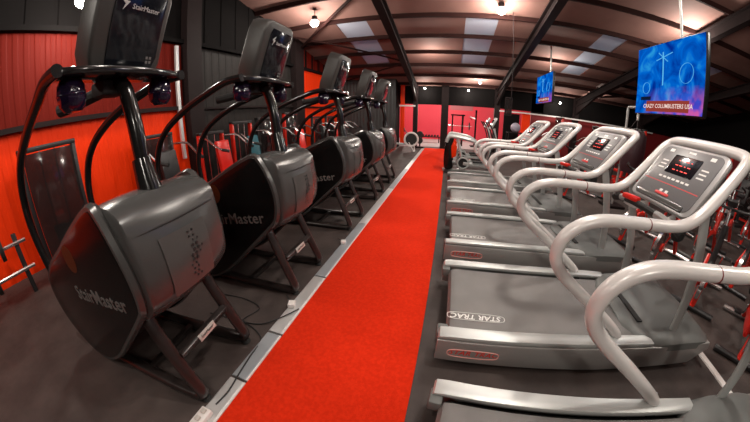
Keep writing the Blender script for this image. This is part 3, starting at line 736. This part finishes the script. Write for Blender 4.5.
# chrome handled dumbbell trolley beside the nearest wall machine
t = thing('barbell_holder','low chrome rack with rails on the floor at the left edge','weight rack',(-4.2,-.25,0))
for z in (.30,.62): build('rail', G().tube([(0,-.55,z),(0,.62,z+.02)],.025,10), 'chrome', t)
for y in (-.5,.5): build('post', G().box((-.05,y,.37),(.06,.06,.74),bev=.008), 'pad_black', t)
for z, y in ((.34,-.3),(.34,.1),(.66,-.15),(.66,.3)): build('weight_disc', G().lathe([(.03,y-.03),(.16,y-.025),(.16,y+.025),(.03,y+.03)],'y',20,(0,0,z)), 'rubber', t)

# ------------------------------------------------------------------ rowing machine at the far end
t = thing('rowing_machine','rowing machine with a white ringed fan at the far left end of the carpet','rowing machine',(-1.5,11.7,0),math.radians(8))
build('flywheel_cage', G().lathe([(.10,-.07),(.22,-.07),(.25,0),(.22,.07),(.10,.07)],'y',28,(0,0,.52)), 'rubber', t)
build('cage_ring', G().tube([(.28*math.cos(a),-.05,.52+.28*math.sin(a)) for a in [2*PI*k/32 for k in range(32)]],.042,8,closed=True), 'white_rail', t)
build('front_leg', G().tube(fillet([(-.10,-.06,.40),(.12,-.08,.03),(.16,-.08,.03)],.03),.022,8), 'white_rail', t)
build('front_leg', G().tube(fillet([(.12,-.06,.34),(.16,-.08,.03),(.10,-.25,.03)],.03),.022,8), 'white_rail', t)
build('monorail', G().box((-1.05,0,.34),(1.8,.06,.08),rot=Matrix.Rotation(.04,3,'Y'),bev=.01), 'silver', t)
build('rail_foot', G().tube([(-1.85,-.2,.03),(-1.85,.2,.03)],.028,8), 'white_rail', t)
build('rail_post', G().box((-1.85,0,.18),(.06,.05,.28)), 'pad_black', t)
build('seat', G().box((-1.1,0,.42),(.26,.32,.06),bev=.02), 'pad_black', t)
build('monitor', G().box((-.30,0,.92),(.04,.18,.16),bev=.01), 'pad_black', t)
build('monitor_arm', G().tube([(-.05,0,.62),(-.28,0,.90)],.018,8), 'pad_black', t)

# ------------------------------------------------------------------ cross trainers past the last treadmill
def cross_trainer(lab, loc, rz):
    t = thing('cross_trainer', lab, 'cross trainer', loc, rz, 'cross trainers past the last treadmill')
    build('rear_housing', G().prism([(a.x,a.z) for a in catmull([(0,0,.12),(-.03,0,.55),(.02,0,.88),(.14,0,1.0),(.22,0,.92),(.16,0,.70),(.20,0,.35),(.22,0,.12)],4,True)],-.17,.17,bev=.02), 'panel_gloss', t)
    build('housing_inlay', G().prism([(.10,.45),(.19,.40),(.30,.45),(.32,.72),(.20,.85),(.12,.72)],-.12,.12,bev=.02), 'orange_wall', t)
    build('top_arch', G().tube(catmull([(.02,-.19,.84),(.10,-.19,.99),(.35,-.19,.98),(.70,-.19,.92),(.95,-.19,.78)],5),.045,10), 'tm_rail', t)
    build('top_arch', G().tube(catmull([(.02,.19,.84),(.10,.19,.99),(.35,.19,.98),(.70,.19,.92),(.95,.19,.78)],5),.045,10), 'tm_rail', t)
    for s in (-1,1):
        build('side_leg', G().tube([(.32,s*.19,.95),(.55,s*.22,.10)],.034,10), 'tm_rail', t)
        w = build('wheel', G().lathe([(.03,s*.22-.03),(.13,s*.22-.03),(.13,s*.22+.03),(.03,s*.22+.03)],'y',22,(.50,0,.30)), 'rubber', t)
        build('wheel_rim', G().tube([(.50+.15*math.cos(a),s*.255,.30+.15*math.sin(a)) for a in [2*PI*k/24 for k in range(24)]],.022,6,closed=True), 'tm_rail', w)
        build('link_arm', G().box((.88,s*.24,.27),(.75,.05,.09),rot=Matrix.Rotation(.06,3,'Y'),bev=.015), 'tm_rail', t)
        build('foot_pedal', G().box((.95,s*.24,.36),(.38,.14,.05),bev=.015), 'rubber', t)
        build('swing_handle', G().tube(catmull([(1.25,s*.28,.30),(1.35,s*.28,.80),(1.25,s*.26,1.20),(1.10,s*.24,1.45)],4),.020,8), 'pad_black', t)
    build('base_rail', G().box((.75,0,.05),(1.6,.10,.07),bev=.012), 'tm_rail', t)
    build('base_foot', G().box((.05,0,.04),(.10,.55,.07),bev=.012), 'pad_black', t)
    build('base_foot', G().box((1.50,0,.04),(.10,.55,.07),bev=.012), 'pad_black', t)
    build('mast', G().tube(catmull([(1.45,0,.08),(1.42,0,.70),(1.30,0,1.28)],4),.040,10), 'tm_rail', t)
    c = build('console', G().box((1.27,0,1.42),(.06,.30,.34),rot=Matrix.Rotation(.45,3,'Y'),bev=.02), 'tm_console_rim', t)
    build('display', G().box((1.235,0,1.43),(.012,.22,.2),rot=Matrix.Rotation(.45,3,'Y')), 'screen_black', c)
cross_trainer('black and orange backed silver cross trainer just past the farthest treadmill', (-.02,7.75,0), 0)
cross_trainer('second silver cross trainer behind the orange backed one, at the far end', (.02,9.2,0), 0)

# ------------------------------------------------------------------ red room beyond the opening and things near the far side
t = thing('squat_rack','dark squat rack standing in the red room at the far end','squat rack',(.55,15.2,0))
for x in (-.28,.28):
    for y in (0,.9): build('upright', G().box((x,y,.85),(.06,.06,1.7)), 'steel', t)
    build('side_beam', G().box((x,.45,1.67),(.05,.9,.06)), 'steel', t)
build('top_bar', G().box((0,0,1.66),(.75,.06,.07)), 'steel', t)
b = build('barbell', G().cyl((-.75,-.07,1.1),(.75,-.07,1.1),.014,8), 'chrome', t)
for x in (-.62,.62): build('weight_disc', G().lathe([(.02,x-.02),(.20,x-.02),(.20,x+.02),(.02,x+.02)],'x',20,(0,-.07,1.1)), 'rubber', b)
t = thing('dumbbell_rack','low dumbbell rack in the red room between the two far posts','dumbbell rack',(-.95,16.2,0))
build('shelf', G().box((0,0,.34),(1.1,.4,.04)), 'steel', t)
for x in (-.5,.5): build('leg', G().box((x,0,.16),(.05,.35,.32)), 'steel', t)
for k in range(6):
    x = -.42+.17*k
    d = thing('dumbbell', 'black dumbbell on the low rack in the red room, %s' % ['leftmost of six','second from the left','third from the left','third from the right','second from the right','rightmost of six'][k], 'dumbbell', (-.95+x,16.2,.36), 0, 'dumbbells on the far rack')
    build('handle', G().cyl((0,-.12,.06),(0,.12,.06),.015,6), 'chrome', d)
    for y in (-.11,.11): build('head', G().lathe([(.02,y-.04),(.055,y-.035),(.055,y+.035),(.02,y+.04)],'y',10,(0,0,.06)), 'rubber', d)
t = thing('cable_station','slim cable station with chrome handle in the red room beside the squat rack','cable machine',(1.55,15.6,0))
build('column', G().box((0,0,1.0),(.09,.09,2.0)), 'steel', t); build('base', G().box((0,-.2,.03),(.5,.7,.06)), 'steel', t)
build('pulley_arm', G().tube([(0,0,1.5),(-.35,-.25,1.62)],.025,8), 'chrome', t); build('handle', G().tube([(-.35,-.30,1.55),(-.25,-.30,1.45)],.018,8), 'rubber', t)
t = thing('weight_plate_tree','black plate tree with green and black discs behind the rowing machine','weight plates',(-1.27,13.22,0))
build('post', G().box((0,0,.40),(.06,.06,.8)), 'steel', t); build('base', G().box((0,0,.03),(.36,.3,.06)), 'steel', t)
for z, s in ((.36,-1),(.66,-1)): build('weight_disc', G().lathe([(.03,-.05),(.15,-.045),(.15,.045),(.03,.05)],'y',22,(.0,-.10,z)), 'rubber', t)
t = thing('poster_board','pale printed banner high on the red wall at the far end','banner',(.9,18.935,2.2))
build('board', G().box((0,0,0),(1.5,.03,.34)), 'faded_banner', t)
t = thing('punch_bag','dark red punch bag hanging from its stand between the two big treadmill consoles','punch bag',(3.85,5.28,1.28))
build('bag', G().lathe([(.03,-.46),(.19,-.44),(.235,-.34),(.245,0),(.235,.30),(.18,.38),(.03,.40)],'z',24), 'bag', t)
for k in range(3):
    a = 2*PI*k/3; build('strap', G().tube([(.17*math.cos(a),.17*math.sin(a),.38),(0,0,.62)],.012,6), 'steel', t)
build('stand_arm', G().tube(fillet([(0,0,.60),(0,0,.86),(0,.38,.86),(0,.38,-1.25)],.06),.028,8), 'silver', t)
build('stand_base', G().box((0,.38,-1.25),(.5,.4,.06),bev=.01), 'steel', t)
t = thing('ball_rack','open steel rack holding a pale exercise ball at the far side','rack',(2.95,12.2,0))
for x in (-.32,.32):
    for y in (-.22,.22): build('post', G().box((x,y,.55),(.04,.04,1.1)), 'steel', t)
for z in (.35,1.06): build('shelf', G().box((0,0,z),(.7,.5,.03)), 'steel', t)
b = tag(build('exercise_ball', G().ball((0,0,0),.21,n=24), 'ball_grey', loc=(2.95,12.2,1.286)), 'pale lilac exercise ball on top of the open steel rack', 'ball')
b = tag(build('exercise_ball', G().ball((0,0,0),.20,n=24), 'red_plastic', loc=(2.9,12.2,.566)), 'small red exercise ball on the lower shelf of the steel rack', 'ball')
t = thing('hanging_sign','small black framed sign hanging on a rod above the far treadmill handrails','sign',(1.50,7.1,1.88))
build('sign_frame', G().tube(fillet([(-.085,0,-.22),(.085,0,-.22),(.085,0,.22),(-.085,0,.22),(-.085,0,-.22)],.02),.010,6), 'steel', t)
build('pane', G().box((0,0,0),(.16,.006,.42)), 'tint', t)
build('rod', G().cyl((.06,0,.22),(.06,0,roof_z(7.1)-1.88-.02),.010,6), 'steel', t)
for k, (x, y) in enumerate(((-3.75,12.1),(-3.6,11.5),(-4.2,12.2))):
    d = thing('kettlebell', ['red kettlebell on the floor left of the rowing machine, leftmost','red kettlebell on the floor left of the rowing machine, nearest the camera','red kettlebell by the charcoal cladding corner'][k], 'kettlebell', (x,y,0), k, 'kettlebells at the far left')
    build('body', G().ball((0,0,.12),.13,(1,1,.92),16), 'red_plastic', d); build('handle', G().tube(catmull([(-.08,0,.20),(-.07,0,.29),(0,0,.32),(.07,0,.29),(.08,0,.20)],4),.018,8), 'rubber', d)

# ------------------------------------------------------------------ world
w = bpy.data.worlds.new('world'); S.world = w; w.use_nodes = True
bg = w.node_tree.nodes['Background']; bg.inputs['Color'].default_value = (.30,.36,.52,1); bg.inputs['Strength'].default_value = .8

# ------------------------------------------------------------------ camera (wide angle fisheye lens)
cd = bpy.data.cameras.new('camera'); cam = bpy.data.objects.new('camera', cd); C.objects.link(cam); S.camera = cam
cd.type = 'PANO'; cd.panorama_type = 'FISHEYE_LENS_POLYNOMIAL'; cd.sensor_fit = 'HORIZONTAL'; cd.sensor_width = 36.0; cd.sensor_height = 36.0*422/750
cd.fisheye_fov = math.radians(180)
KP = (0.0, -0.0765661971145141, 1.1166740582972688e-05, 3.1739852426440824e-05, -5.604362951591666e-07)
cd.fisheye_polynomial_k0, cd.fisheye_polynomial_k1, cd.fisheye_polynomial_k2, cd.fisheye_polynomial_k3, cd.fisheye_polynomial_k4 = KP
yaw, pitch, roll = (math.radians(v) for v in (-14.78, 19.9, .12))
fwd = Vector((math.sin(yaw)*math.cos(pitch), math.cos(yaw)*math.cos(pitch), -math.sin(pitch)))
right = Vector((math.cos(yaw), -math.sin(yaw), 0)); up = right.cross(fwd)
r_ = right*math.cos(roll)+up*math.sin(roll); u_ = -right*math.sin(roll)+up*math.cos(roll)
mw = Matrix((r_, u_, -fwd)).transposed().to_4x4(); mw.translation = Vector((0,0,1.5)); cam.matrix_world = mw
cd.clip_start = .05
S.view_settings.view_transform = 'Standard'; S.view_settings.look = 'None'; S.view_settings.gamma = 1; S.view_settings.exposure = 0.0
S.cycles.max_bounces = 8
